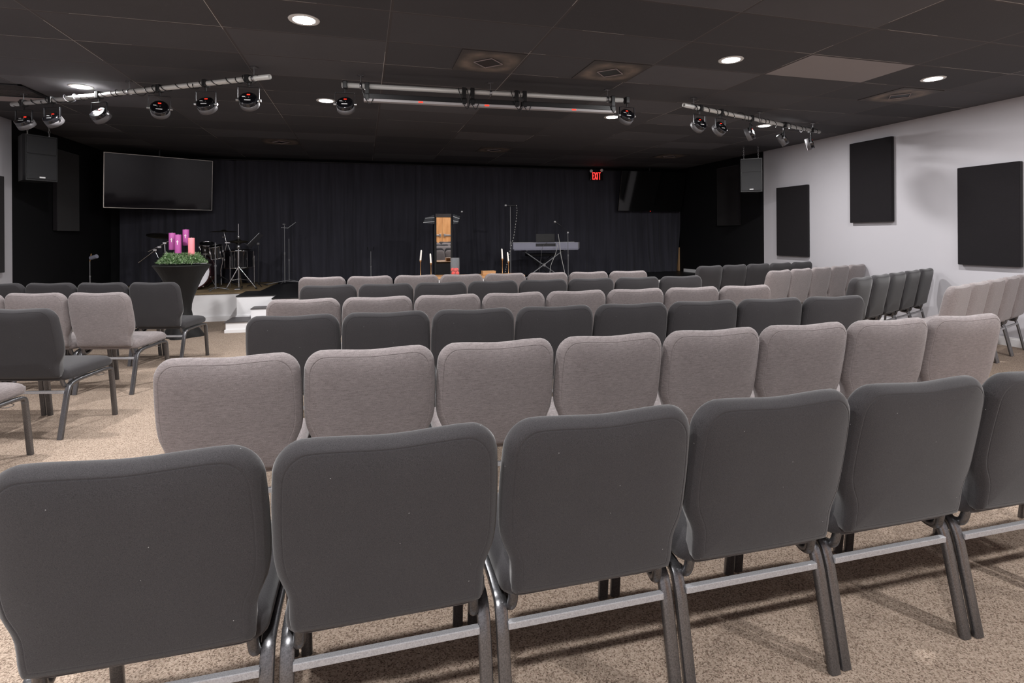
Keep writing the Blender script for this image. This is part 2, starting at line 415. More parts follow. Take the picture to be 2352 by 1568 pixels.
# ceiling vents, pale tiles, grille
def vent(x, y, lab):
    o = thing('ceiling_vent', lab, 'vent', (x, y, CEIL), 0, 'square ceiling vents')
    MB().box((-.29, -.29, -.006), (.29, .29, -.0005)).build('face_plate', 'vent_face', o)
    f = MB(); R = .135
    c = [(R, 0), (0, R), (-R, 0), (0, -R)]
    for k in range(4):
        a, b = Vector((*c[k], -.012)), Vector((*c[(k+1) % 4], -.012)); f.cyl(a, b, .0045, n=6)
    f.build('diamond_frame', 'tan_tile', o)
    f = MB(); f.add([(R-.01, 0, -.008), (0, R-.01, -.008), (-R+.01, 0, -.008), (0, -R+.01, -.008)], [(0, 1, 2, 3)]); f.build('damper', 'black_plastic', o)
def cellx(x): return GX+(math.floor((x-GX)/1.2192*2)+.5)*.6096
def celly(y): return GY+(math.floor((y-GY)/.6096)+.5)*.6096
for x, y, lab in ((1.122, 4.746, 'dusty square ceiling vent with diamond centre, left of the near pair'), (2.322, 4.744, 'dusty square ceiling vent with diamond centre, right of the near pair'), (5.971, 4.906, 'dusty square ceiling vent near the right wall and its ceiling light'),
    (-1.382, 9.933, 'faint dark ceiling vent over the left of the stage'), (2.32, 9.689, 'faint dark ceiling vent over the middle of the stage'), (5.975, 9.805, 'faint dark ceiling vent over the right television')):
    vent(cellx(x), celly(y), lab)
def ctile(i0, j0, nm, mt, lab, wx=1.2192):
    a = (GX+i0*1.2192+.013, GY+j0*.6096+.013); tag(MB().box((a[0], a[1], CEIL-.004), (a[0]+wx-.026, a[1]+.5836, CEIL-.0005)).build(nm, mt), lab, 'ceiling tile')
ctile(3, 0, 'ceiling_tile', 'light_tile', 'bare pale grey ceiling tile among the black ones')
ctile(-4, 5, 'ceiling_tile', 'tan_tile', 'unpainted pinkish ceiling tile near the left wall', 1.2192)
g = thing('air_grille', 'dark slatted air grille in the ceiling at upper left', 'vent', (-3.85, 7.0, CEIL))
gr = MB(); gr.box((-.36, -.28, -.012), (.45, -.25, 0)); gr.box((-.36, .25, -.012), (.45, .28, 0)); gr.box((-.36, -.28, -.012), (-.33, .28, 0)); gr.box((.42, -.28, -.012), (.45, .28, 0)); gr.build('frame', 'black_metal', g)
gr = MB()
for k in range(12): gr.box((-.33, -.235+k*.042, -.010), (.42, -.222+k*.042, -.001))
gr.build('slats', 'diffuser', g)

# ------------------------------------------------------------------ chairs
def back_outline():
    H, Wt, Wb, z0 = .892, .2692, .233, .408
    pts = [(0, z0), (.06, z0), (.12, z0), (.17, z0), (Wb-.035, z0), (Wb-.010, z0+.002), (Wb-.003, z0+.008), (Wb, z0+.022), (Wb+.001, .45), (Wb+.001, .475), (Wb+.003, .50), (Wb+.009, .520), (Wb+.018, .540), (Wb+.027, .562), (Wb+.032, .585), (Wt-.001, .612), (Wt, .645), (Wt, .69), (Wt-.001, .735), (Wt-.003, .775), (Wt-.005, .805)]
    for k in range(1, 9):
        a = PI/2*k/9; pts.append((Wt-.005-.078+.078*math.cos(a), .805+.0875*math.sin(a)))
    pts += [(.165, H+.0003), (.13, H-.001), (.09, H-.003), (.045, H-.006), (0, H-.0072)]
    return pts+[(-x, z) for x, z in pts[-2:0:-1]]
def offset(P, d):
    n = len(P); out = []; k = min(d, .010)
    for i in range(n):
        a, b = Vector(P[i-1]), Vector(P[(i+1) % n]); t_ = (b-a).normalized(); nn = Vector((-t_.y, t_.x))
        p = Vector(P[i])+nn*k; e = d-k
        if e > 0: p = Vector((p.x*(1-e/.25), .65+(p.y-.65)*(1-e/.24)))
        out.append(p)
    return out
def backrest(name, mt, parent):
    P = back_outline(); C = Vector((0, .65))
    def ring(d, y, s=1):
        R = []
        for p in offset(P, d):
            p = C+(p-C)*s; z = p.y
            q = min(1, max(0, (z-.44)/.2)); q = q*q*(3-2*q)
            y_ = y if y > .06 else y*(.45+.55*q) if y > .03 else y*(.30+.70*q)+(.0 if s < 1 else 0)
            R.append((p.x, y_-.024+(.89-z)*.2+.10*p.x*p.x*(1 if y < .05 else 1.5), z))
        return R
    prof = [(.045, 0, .02), (.045, 0, .3), (.045, .0004, .55), (.045, .0014, .72), (.045, .0034, .85), (.045, .0062, .94), (.045, .0090, 1), (.037, .0112, 1), (.0305, .0132, 1), (.0282, .0140, 1), (.0275, .0152, 1), (.0266, .0154, 1), (.0259, .0148, 1), (.0230, .0158, 1), (.0180, .0195, 1), (.0120, .0255, 1), (.0065, .033, 1), (.0025, .041, 1), (0, .050, 1), (.0015, .059, 1), (.006, .067, 1), (.013, .073, 1), (.028, .080, 1), (.045, .084, 1), (.045, .088, .82), (.045, .0915, .55), (.045, .093, .25), (.045, .0935, .02)]
    m = MB(); m.ring([ring(*p) for p in prof], True, True)
    return m.build(name, mt, parent)
def seat(name, mt, parent):
    def outline(d, s=1):
        out = []; W, y0, y1, r = .252-d, .115+d, .585-d, .05
        for cx, cy, a0 in ((W-r, y0+r, -PI/2), (W-r, y1-r, 0), (-W+r, y1-r, PI/2), (-W+r, y0+r, PI)):
            for k in range(6):
                a = a0+PI/2*k/5; out.append((cx+r*math.cos(a), cy+r*math.sin(a)))
            if a0 == -PI/2: out += [(W, y0+r+(y1-y0-2*r)*q) for q in (.33, .66)]
            if a0 == PI/2: out += [(-W, y1-r-(y1-y0-2*r)*q) for q in (.33, .66)]
        return [(x*s, .35+(y-.35)*s) for x, y in out]
    R = []
    for d, z, s in ((.03, .386, .05), (.03, .386, 1), (.012, .388, 1), (.003, .396, 1), (0, .408, 1), (0, .428, 1), (.004, .444, 1), (.012, .456, 1), (.026, .464, 1), (.05, .469, 1), (.05, .473, .8), (.05, .475, .45), (.05, .4755, .05)):
        R.append([(x, y, z+(y-.35)*.02-(max(0, y-.50)**2)*(3.0 if z > .43 else 0)) for x, y in outline(d, s)])
    m = MB(); m.ring(R); return m.build(name, mt, parent)
def make_chair(name, fab, label):
    o = thing(name, label, 'chair')
    seat('seat', fab, o); backrest('backrest', fab, o)
    for sx in (-1, 1):
        X = .2465*sx
        MB().tube(fillet([(X, .08, 0), (X, .142, .30), (X, .166, .357), (X, .24, .367)], .05), .0115, 12, wide=.0175, up=(1, 0, 0)).build('rear_leg', 'leg_metal', o)
        MB().tube(fillet([(X, .59, 0), (X, .556, .315), (X, .548, .372), (X, .47, .376)], .05), .0115, 12, wide=.0175, up=(1, 0, 0)).build('front_leg', 'leg_metal', o)
        MB().tube([(X, .235, .3668), (X, .475, .3765)], .0113, 12, wide=.017, up=(1, 0, 0)).build('seat_rail', 'leg_metal', o)
        MB().tube(fillet([(.214*sx, .128, .46), (.216*sx, .136, .385), (.219*sx, .150, .340), (.228*sx, .205, .338), (.2345*sx, .255, .362)], .035), .0140, 10).build('back_post', 'leg_metal', o)
        h = MB()
        h.tube(fillet([(X-.02*sx, .40, .356), (X+.014*sx, .405, .350), (X+.022*sx, .44, .348), (X+.014*sx, .47, .352), (X-.02*sx, .475, .358)], .012, 3), .0022, 5); h.build('link_hook', 'leg_metal', o)
    MB().box((-.232, .128, .294), (.232, .147, .313), .002).build('stretcher', 'bar_metal', o)
    MB().box((-.231, .36, .355), (.231, .385, .372), .002).build('seat_brace', 'leg_metal', o)
    remember(o); return o
protos = {}
def chair(kind, x, y, rz, label, group):
    if kind not in protos:
        p = make_chair('stacking_chair', 'charcoal_fabric' if kind == 'charcoal' else 'grey_fabric', label); protos[kind] = p
        p.location = (x, y, 0); p.rotation_euler = (0, 0, rz); p['group'] = group; return p
    return dup(protos[kind], (x, y, 0), rz, label, group)
P_ = .5408
ORD = ['first', 'second', 'third', 'fourth', 'fifth', 'sixth', 'seventh', 'eighth']
rows = [('charcoal', -.211, 1.282, -.011, 7, 'nearest row'), ('grey', -.243, 2.293, -.018, 8, 'nearest row'), ('charcoal', -.137, 3.391, -.053, 8, 'middle charcoal row'),
        ('grey', -.166, 4.274, -.039, 8, 'middle grey row'), ('charcoal', -.058, 5.444, -.031, 8, 'farthest charcoal row'), ('grey', -.198, 6.600, -.077, 8, 'farthest grey row')]
for kind, X, Y, mm, n, nm in rows:
    for k in range(n):
        s = P_*k-P_/2
        rn = nm if nm != 'nearest row' else ('nearest charcoal row' if kind == 'charcoal' else 'nearest grey row')
        lab = '%s padded chair, %s from the left aisle in the central %s' % (kind, ORD[k], rn)
        jz = rnd.uniform(-.006, .006); jy = rnd.uniform(-.005, .005)
        chair(kind, X+s, Y+mm*s+jy, math.atan(mm)+jz, lab, 'chairs in the central block')
rb = [('charcoal', 5.00, 6.97, 12, 'far charcoal row by the right wall'), ('grey', 5.19, 5.78, 19, 'far grey row by the right wall'), ('charcoal', 5.16, 4.56, 22.5, 'nearer charcoal row by the right wall'), ('grey', 5.12, 3.55, 20, 'nearest grey row by the right wall')]
for kind, X, Y, ang, nm in rb:
    a = math.radians(ang)
    for k in range(5):
        lab = '%s padded chair, %s from inner end, %s' % (kind, ORD[k], nm)
        chair(kind, X+.536*k*math.cos(a), Y+.536*k*math.sin(a), a, lab, 'chairs in the right block')
lb = [('charcoal', -2.13, 6.43, 4, 'far charcoal row'), ('grey', -2.20, 5.37, 3, 'grey row'), ('charcoal', -2.235, 4.30, 2, 'nearer charcoal row'), ('grey', -2.41, 3.56, 1, 'nearest grey row')]
a = math.radians(-15)
for kind, X, Y, n, nm in lb:
    for k in range(n):
        lab = '%s padded chair, %s from the aisle end in the left block\'s %s' % (kind, ORD[k], nm)
        chair(kind, X-P_*k*math.cos(a), Y-P_*k*math.sin(a), a, lab, 'chairs in the left block')

# ------------------------------------------------------------------ wall panels
def panel(side, y0, y1, z0, z1, lab, th=.055):
    x0 = XR-th-.012 if side > 0 else XL+.012
    o = tag(MB().box((x0, y0, z0), (x0+th, y1, z1), .008).build('acoustic_panel', 'panel_fabric'), lab, 'wall panel', 'fabric acoustic panels')
    xw = XR-.012 if side > 0 else XL
    MB().box((xw, y0+.08, z0+.08), (xw+.012, y1-.08, z1-.08)).build('mount', 'black_plastic', o)
panel(1, 7.64, 8.36, .96, 2.21, 'black fabric panel on the white wall, beside the hanging right speaker')
panel(1, 6.09, 6.79, 1.525, 2.765, 'black fabric panel mounted highest on the right white wall')
panel(1, 4.505, 5.195, .95, 2.19, 'black fabric panel at the far right edge, low on the white wall')
panel(1, 9.40, 10.1, 1.55, 2.78, 'black fabric panel on the black painted stage right wall')
panel(-1, 7.80, 8.50, .92, 2.166, 'black fabric panel at the left edge on the white wall')
panel(-1, 9.74, 10.42, 1.48, 2.72, 'black fabric panel on the black painted wall below left speaker')

# ------------------------------------------------------------------ televisions
def tv(c, yaw, tilt, lab, trim, scr='screen_black'):
    o = thing('television', lab, 'television', c, yaw)
    o.rotation_euler = (tilt, 0, yaw)
    W, Hh = .83, .468
    MB().box((-W, -.0, -Hh), (W, .05, Hh), .006).build('bezel', trim, o)
    MB().box((-W+.011, -.003, -Hh+.011), (W-.011, .01, Hh-.011)).build('screen', scr, o)
    MB().box((-.25, .05, -.2), (.25, .10, .2), .01).cyl((0, .12, .0), (0, .12-(CEIL-c[2]-.03)*math.sin(-tilt), (CEIL-c[2]-.03)*math.cos(tilt)), .02, n=10).box((-.05, .09, -.06), (.05, .145, .06), .004).build('ceiling_mount', 'black_metal', o)
    return o
tv((-3.46, 10.92, 2.335), math.radians(29), math.radians(5), 'large silver-edged television angled in the left corner of the stage', 'silver_trim')
t2 = tv((6.52, 11.30, 2.37), 0, math.radians(13), 'large black television tilted down on the curtain at right', 'gloss_black', 'screen_gloss')
MB().box((-.006, -.006, -.468), (.006, -.002, -.460)).build('standby_light', 'red_display', t2)

# ------------------------------------------------------------------ loudspeakers
def speaker(c, yaw, lab, links):
    o = thing('loudspeaker', lab, 'loudspeaker', c, yaw, 'hanging loudspeakers')
    w, h, d = .175, .30, .34
    m = MB(); prof = [(-w, 0), (w, 0), (w+.012, .05), (w*.62, d), (-w*.62, d), (-w-.012, .05)]
    n = 6
    m.ring([[(x, y, z) for x, y in prof] for z in (-h, h)], smooth=False); m.build('cabinet', 'black_plastic', o)
    MB().box((-w+.012, -.012, -h+.018), (w-.012, .002, .045), .006).build('woofer_grille', 'mesh_grille', o)
    MB().box((-w+.012, -.010, .052), (w-.012, .002, h-.018), .006).build('horn_grille', 'mesh_grille', o)
    MB().box((-.032, -.016, -h+.035), (.032, -.011, -h+.053), .002).build('badge', 'badge', o)
    for sx in (-1, 1):
        m = MB(); zt = CEIL-c[2]
        z = h
        m.cyl((sx*.12, .08, h-.01), (sx*.12, .08, h+.02), .008)
        k = 0; L = zt-h-.02
        nl = max(2, int(L/.035))
        for k in range(nl):
            zc = h+.02+(k+.5)*L/nl; hh = L/nl*.62
            pts = [(sx*.12+(.010*math.cos(q) if k % 2 else 0), .08+(0 if k % 2 else .010*math.cos(q)), zc+hh*math.sin(q)) for q in [2*PI*i/10 for i in range(11)]]
            m.tube(pts, .0032, 5)
        m.build('hanging_chain', 'dull_chrome', o)
    return o
speaker((-4.10, 8.55, 2.42), math.radians(50), 'black loudspeaker hung on chains at the left edge of the stage', 0)
speaker((6.73, 8.22, 2.42), math.radians(-36), 'black loudspeaker hung on chains against the right wall corner', 0)

# ------------------------------------------------------------------ lighting pipes
PZ = 2.84
def pipe(p0, p1, lab, r=.024):
    p0, p1 = Vector(p0), Vector(p1); d = (p1-p0).normalized()
    o = thing('lighting_pipe', lab, 'pipe', tuple(p0), math.atan2(d.y, d.x), 'lighting pipes under the ceiling')
    L = (p1-p0).length
    m = MB(); n = 16
    R = [[(x, rr*math.cos(2*PI*k/n), rr*math.sin(2*PI*k/n)) for k in range(n)] for x, rr in ((0, r*.8), (0, r), (L, r), (L, r*.8), (L-.05, r*.8))]
    m.ring([[(.05, r*.8*math.cos(2*PI*k/n), r*.8*math.sin(2*PI*k/n)) for k in range(n)]]+R, True, True); m.build('tube', 'pipe_steel', o)
    for x in (.18, L/2, L-.18):
        h = MB(); h.cyl((x, 0, r), (x, 0, CEIL-PZ), .005, n=8); h.lathe([(r+.002, -.012), (r+.006, -.012), (r+.006, .012), (r+.002, .012)], (x, 0, 0), 16, axis=(1, 0, 0))
        h.box((x-.03, -.02, CEIL-PZ-.012), (x+.03, .02, CEIL-PZ-.0015)); h.build('ceiling_hanger', 'dull_chrome', o)
    return o, d, L
def wrap(p0, d, L, lab, turns, seed):
    r_ = random.Random(seed); pts = []; side = Vector((-d.y, d.x, 0))
    n = turns*14
    for i in range(n+1):
        s = i/n; a = 2*PI*turns*s+.9*math.sin(s*23+seed); rad = .0285+.004*math.sin(s*61)+(.012*max(0, math.sin(s*17+seed))**6)
        x = .12+(L-.2)*(s+.012*math.sin(s*40))
        pts.append(Vector(p0)+d*x+side*rad*math.cos(a)+Vector((0, 0, rad*math.sin(a)-(.02*max(0, math.sin(s*29+seed))**8))))
    o = MB().tube(pts, .0042, 6).build('power_cable', 'black_plastic'); tag(o, lab, 'cable')
pA0, pA1 = (-.824, 5.414, PZ), (-3.736, 7.224, PZ)
pC0, pC1 = (-.194, 5.538, PZ), (2.765, 5.416, PZ)
pR0, pR1 = (3.548, 5.447, PZ), (6.422, 6.408, PZ)
oA, dA, lA = pipe(pA0, pA1, 'grey steel pipe carrying six stage lights at upper left')
oC, dC, lC = pipe(pC0, pC1, 'grey steel pipe over the light bars at top centre')
oR, dR, lR = pipe(pR0, pR1, 'grey steel pipe carrying five stage lights at upper right')
wrap(pA0, dA, lA, 'black cable wound around the left lighting pipe', 26, 1)
wrap(pR0, dR, lR, 'black cable wound around the right lighting pipe', 22, 2)
def along(p0, d, L, px):
    lo, hi = -.2, L+.2
    dd = ray(px, 250); # vertical plane through the camera and this column
    nrm = Vector((dd.y, -dd.x, 0)); p0 = Vector(p0)
    return p0+d*(-(p0.dot(nrm))/d.dot(nrm))
PARP = {}
def par(pos, d, yaw, tilt, lab, drop=.19):
    o = thing('stage_light', lab, 'stage light', tuple(pos), yaw, 'round stage lights on pipes')
    # pipe direction in local frame
    ang = math.atan2(d.y, d.x)-yaw
    c = MB(); mt = Matrix.Rotation(ang, 4, 'Z')
    c.box((-.022, -.034, -.036), (.022, .034, .036), .006, mtx=mt); c.cyl((0, 0, -.03), (0, 0, -.075), .008, n=8); c.build('clamp', 'black_plastic', o)
    y = MB(); y.tube(fillet([(-.094, 0, -drop), (-.094, 0, -.075), (.094, 0, -.075), (.094, 0, -drop)], .012, 3), .002, 8, wide=.010, up=(0, 1, 0)); y.build('yoke', 'black_metal', o)
    for sg in (1, -1): MB().cyl((.086*sg, 0, -drop), (.110*sg, 0, -drop), .012, n=12).build('tilt_knob', 'dull_chrome', o)
    Rm = Matrix.Translation((0, 0, -drop)) @ Matrix.Rotation(-tilt, 4, 'X')
    def at(mb):
        mb.v = [tuple(Rm @ Vector(p)) for p in mb.v]; return mb
    hb = MB(); hb.lathe([(1e-5, -.030), (.072, -.030)], n=32, axis=(0, 1, 0)); hb.lathe([(.072, -.030), (.079, -.027), (.082, -.019), (.082, .012)], n=32, axis=(0, 1, 0))
    b = at(hb).build('housing', 'gloss_black', o)
    at(MB().lathe([(.082, .012), (.0855, .014), (.0855, .062), (.080, .064), (.076, .03), (1e-5, .028)], n=32, axis=(0, 1, 0))).build('lens_rim', 'rim_grey', o)
    at(MB().box((-.013, -.0335, .038), (.013, -.0295, .047))).build('display', 'red_display', b)
    at(MB().box((-.028, -.0325, -.030), (.026, -.0295, -.022))).build('marking', 'badge', b)
    at(MB().box((-.052, -.0325, .012), (-.026, -.0295, .020))).build('emblem', 'badge', b)
    for kx in (-.02, .006): at(MB().cyl((kx, -.033, .008), (kx, -.0295, .008), .006, n=10)).build('button', 'rim_grey', b)
    return o
def ordl(i): return ORD[i]
for i, (px, yaw, tl) in enumerate(((571, -4, 32), (473, -14, 38), (367, 10, 24), (228, -26, 40), (120, -22, 42), (55, -18, 48))):
    par(along(pA0, dA, lA, px), dA, math.radians(yaw), math.radians(tl), 'round black stage light, %s from the right end of the left pipe' % ordl(i), .20)
for i, (px, yaw, tl) in enumerate(((1607, 14, 30), (1655, 18, 30), (1725, 42, 20), (1800, 50, 30), (1862, 46, 16))):
    par(along(pR0, dR, lR, px), dR, math.radians(yaw), math.radians(tl), 'round black stage light, %s from the left end of the right pipe' % ordl(i), .19)
par(along(pC0, dC, lC, 793), dC, math.radians(-8), math.radians(36), 'round black stage light at left end of the central pipe', .19)
par(along(pC0, dC, lC, 1440), dC, math.radians(6), math.radians(36), 'round black stage light at right end of the central pipe', .17)
def batten(px0, px1, pxd, lab):
    a, b = along(pC0, dC, lC, px0), along(pC0, dC, lC, px1); Ln = (b-a).length
    o = thing('light_bar', lab, 'light bar', tuple(a), math.atan2(dC.y, dC.x), 'light bars below the central pipe')
    MB().box((0, -.03, -.125), (Ln, .035, -.075), .004).build('housing', 'black_plastic', o)
    MB().box((.0, -.034, -.152), (Ln, .03, -.126), .003).build('lower_strip', 'strip_grey', o)
    s = (along(pC0, dC, lC, pxd)-a).length
    MB().box((s-.022, -.038, -.146), (s+.022, -.033, -.134)).build('display', 'red_display', o)
    for x in (.03, Ln-.03):
        c = MB(); c.box((x-.022, -.034, -.036), (x+.022, .034, .036), .006); c.box((x-.018, -.04, -.14), (x+.018, -.034, .02)); c.box((x-.018, -.04, -.09), (x+.018, .0, -.074)); c.build('clamp', 'black_plastic', o)
        q = MB(); q.tube(fillet([(x-.06, -.02, .03), (x-.05, -.035, -.02), (x-.02, -.04, -.12), (x+.03, -.045, -.20), (x+.06, -.04, -.13)], .03, 4), .004, 6); q.build('power_lead', 'black_plastic', o)
batten(836, 1072, 966, 'black light bar, leftmost below the central pipe')
batten(1078, 1192, 1117, 'short black light bar, middle below the central pipe')
batten(1198, 1412, 1316, 'black light bar, rightmost below the central pipe')

# ------------------------------------------------------------------ exit sign
e0 = atY(1370.5, 404, 11.48)
ex = thing('exit_sign', 'glowing red EXIT sign with two lamp heads on the black curtain', 'sign', tuple(e0))
MB().box((-.155, 0, -.10), (.155, .05, .10), .008).build('housing', 'gloss_black', ex)
L = MB(); hgt, wd, st_ = .082, .046, .013
def bar(a, b): 
    a, b = Vector((a[0], -.004, a[1])), Vector((b[0], -.004, b[1])); dd = (b-a); ln = dd.length; an = math.atan2(dd.z, dd.x)
    L.box((0, -.004, -st_/2), (ln, .004, st_/2), mtx=Matrix.Translation(a) @ Matrix.Rotation(-an, 4, 'Y'))
x = -.105
bar((x+st_/2, -hgt), (x+st_/2, hgt))
for z in (-hgt+st_/2, 0, hgt-st_/2): bar((x, z), (x+.042, z))
x = -.052; bar((x, -hgt), (x+.048, hgt)); bar((x, hgt), (x+.048, -hgt))
x = .018; bar((x, -hgt), (x, hgt))
x = .040; bar((x, hgt-st_/2), (x+.06, hgt-st_/2)); bar((x+.03, -hgt), (x+.03, hgt))
L.build('lettering', 'exit_red', ex)
for sx, zz in ((-.14, .115), (.12, .135)):
    h = MB().lathe([(.012, -.02), (.034, 0), (.036, .02), (.03, .026), (1e-5, .028)], (sx, .0, zz), 16, axis=(0.2*sx, -1, -.3)); h.build('lamp_head', 'white_plastic', ex)
    MB().cyl((sx, .02, zz), (sx*.8, .03, .09), .007, n=8).build('lamp_arm', 'black_metal', ex)

# ------------------------------------------------------------------ lectern
ly = 10.0; lx = 1.435
le = thing('lectern', 'black lectern with mirrored front and clear acrylic wings on the stage', 'lectern', (lx, ly, SZ))
MB().box((-.17, .006, 0), (.17, .22, 1.24), .004).build('column', 'black_paint', le)
mp = MB().box((-.131, 0, .08), (.131, .006, 1.235)); mo = mp.build('mirror_panel', 'mirror', le); mo.rotation_euler = (math.radians(.94), 0, 0)
MB().box((-.26, -.12, 0), (.26, .30, .03), .006).build('base_plate', 'gloss_black', le)
MB().box((-.15, -.01, 1.235), (.15, .10, 1.31), .006).build('top_block', 'gloss_black', le)
for sx in (-1, 1):
    pl = MB(); B = Vector((lx, ly, SZ))
    if sx < 0: q = [(1.262, 9.97, 1.752), (1.095, 9.96, 1.690), (1.055, 9.93, 1.602), (1.262, 9.94, 1.578)]; sg = [(.02, .30), (.93, .72)]
    else: q = [(1.610, 9.97, 1.764), (1.742, 9.96, 1.724), (1.692, 9.93, 1.594), (1.610, 9.94, 1.577)]; sg = [(.22, .20), (.66, .66)]
    q = [tuple(Vector(p)-B) for p in q]; up_ = Vector((0, .012, .0))
    n_ = [tuple(Vector(p)+up_) for p in q]
    pl.add(q+n_, [(0, 1, 2, 3), (4, 7, 6, 5), (0, 4, 5, 1), (1, 5, 6, 2), (2, 6, 7, 3), (3, 7, 4, 0)])
    wg = pl.build('wing', 'acrylic', le)
    for fo, fi in sg:
        a = Vector(q[0]).lerp(Vector(q[3]), fi if sx < 0 else fo); b = Vector(q[1]).lerp(Vector(q[2]), fo if sx < 0 else fi+.12)
        MB().cyl(a+Vector((0, -.005, 0)), b+Vector((0, -.005, 0)), .0055, n=6).build('etched_stripe', 'etched', wg)
gm = MB().tube(fillet([(.24, .05, 1.27), (.28, .04, 1.30), (.34, .03, 1.335)], .03), .004, 8); gm.build('gooseneck', 'black_metal', le)
MB().ball((.352, .03, 1.345), .022).build('microphone', 'mic_ball', le)
MB().tube([(.20, -.03, .85), (.215, -.035, .95), (.19, -.02, 1.05), (.2, .0, 1.12)], .003, 6).build('microphone_cable', 'black_plastic', le)

# ------------------------------------------------------------------ communion table
tb = thing('communion_table', 'white panelled table with wooden top in front of the stage', 'table', (1.53, 8.17, 0))
W = .86
m = MB().box((-W+.02, -.21, .0), (W-.02, .21, .722)); m.build('body', 'white_paint', tb)
MB().box((-W, -.235, .723), (W, .225, .755), .004).build('tabletop', 'wood_top', tb)
MB().box((-W+.012, -.216, .0), (W-.012, .216, .08), .003).build('base_trim', 'white_paint', tb)
TZ = .755
def candle(px, ptop, pmid, Y, tilt, lab):
    b = atY(px, 629, Y); b.z = TZ
    zt = atY(px, ptop, Y).z; zm = atY(px, pmid, Y).z
    o = thing('taper_candle', lab, 'candle', (b.x, Y, TZ), 0, 'white taper candles on gold holders')
    h = MB(); h.lathe([(.04, 0), (.04, .006), (.008, .012), (.0045, .02), (.0045, zm-TZ-.03), (.010, zm-TZ-.02), (.016, zm-TZ), (.016, zm-TZ+.004), (.010, zm-TZ+.004)], n=14); h.build('holder', 'gold', o)
    c = MB(); c.ring([[(tilt*(z-zm)+r*math.cos(2*PI*k/12), r*math.sin(2*PI*k/12), z-TZ) for k in range(12)] for z, r in ((zm, .013), (zm+(zt-zm)*.6, .0125), (zt-.01, .0115), (zt, .007))]); c.build('candle', 'white_wax', o)
candle(966, 574, 598, 8.20, .09, 'tall white taper candle on gold holder, leftmost on the white table')
candle(990, 582, 604, 8.11, -.06, 'shorter white taper candle on gold holder, second from left on table')
candle(1154, 571, 594, 8.22, -.05, 'tall white taper candle on gold holder, right of the wooden box')
candle(1168, 579, 600, 8.12, -.10, 'shorter white taper candle on gold holder, rightmost on the white table')
jc = atY(1045, 628, 8.12)
jar = thing('glass_vase', 'clear cylindrical glass vase with red ornaments on white table', 'vase', (jc.x, 8.12, TZ+.001))
MB().lathe([(1e-5, .0), (.066, .0), (.070, .004), (.071, .270), (.0685, .272), (.0665, .265), (.0655, .012), (1e-5, .010)], n=32).build('glass', 'glass', jar)
bo = [(-.033, -.03, .043), (.034, -.028, .043), (.0, .033, .044), (-.001, -.032, .094), (.033, .02, .092), (-.035, .02, .093)]
for i, (x, y, z) in enumerate(bo):
    tag(MB().ball((jc.x+x*.95, 8.12+y*.95, TZ+z), .029).build('red_ornament', 'red_ball'), 'shiny red ball ornament inside the clear glass vase', 'ornament', 'red ball ornaments in the vase')
bx = atY(1122, 628, 8.1)
o = tag(MB().box((bx.x-.098, 8.03, TZ+.0005), (bx.x+.098, 8.17, TZ+.052), .004).build('wooden_box', 'wood_top'), 'small light wooden box between vase and candles on white table', 'box')
MB().box((bx.x-.101, 8.027, TZ+.053), (bx.x+.101, 8.173, TZ+.066), .004).build('lid', 'wood_top', o)

# ------------------------------------------------------------------ keyboard and stands
ky = 10.35
k0 = atY(1255, 563, ky)
kb = thing('electronic_keyboard', 'grey electronic keyboard seen from behind on a cross-legged stand', 'keyboard', (k0.x, ky, 1.065), math.radians(-1))
MB().box((-.70, -.02, .02), (.70, .28, .155), .006).build('body', 'keyboard_grey', kb)
MB().box((-.68, -.02, 0), (.68, .27, .02), .003).build('bottom_case', 'keyboard_grey', kb)
MB().box((-.23, -.023, .075), (.19, -.018, .135)).build('socket_panel', 'black_metal', kb)
MB().box((.675, -.024, .03), (.705, .28, .158), .004).build('end_cap', 'rim_grey', kb)
mk = MB(); mk.box((-.66, .15, .155), (.66, .285, .160), .002); mk.build('keys', 'white_plastic', kb)
MB().box((-.21, .03, .158), (.19, .04, .33), .004).build('music_rest', 'black_plastic', kb)
ks_ = thing('keyboard_stand', 'black folding cross stand under the grey keyboard', 'stand', (k0.x-.02, ky+.13, SZ+.004))
zz = 1.065-SZ-.004
for sg in (-1, 1):
    MB().tube([(-.40*sg, .02*sg, zz-.03), (.40*sg, .02*sg, .015)], .014, 8, wide=.014).build('cross_bar', 'stand_metal', ks_)
    MB().box((-.40*sg-.02, -.16, zz-.024), (-.40*sg+.02, .16, zz-.001), .004).build('support_arm', 'black_metal', ks_)
    MB().box((.40*sg-.02, -.17, 0), (.40*sg+.02, .17, .022), .004).build('foot', 'black_metal', ks_)
MB().cyl((0, -.05, zz/2-.01), (0, .05, zz/2-.01), .03, n=14).build('pivot', 'dull_chrome', ks_)
kbn = thing('keyboard_bench', 'low black bench behind the keyboard stand', 'bench', (k0.x+.12, ky+.75, SZ+.004))
MB().box((-.30, -.16, .44), (.30, .16, .50), .015).build('seat', 'black_plastic', kbn)
for sg in (-1, 1): MB().tube([(-.24*sg, .0, .44), (.24*sg, .0, .012)], .012, 8).build('leg', 'black_metal', kbn)

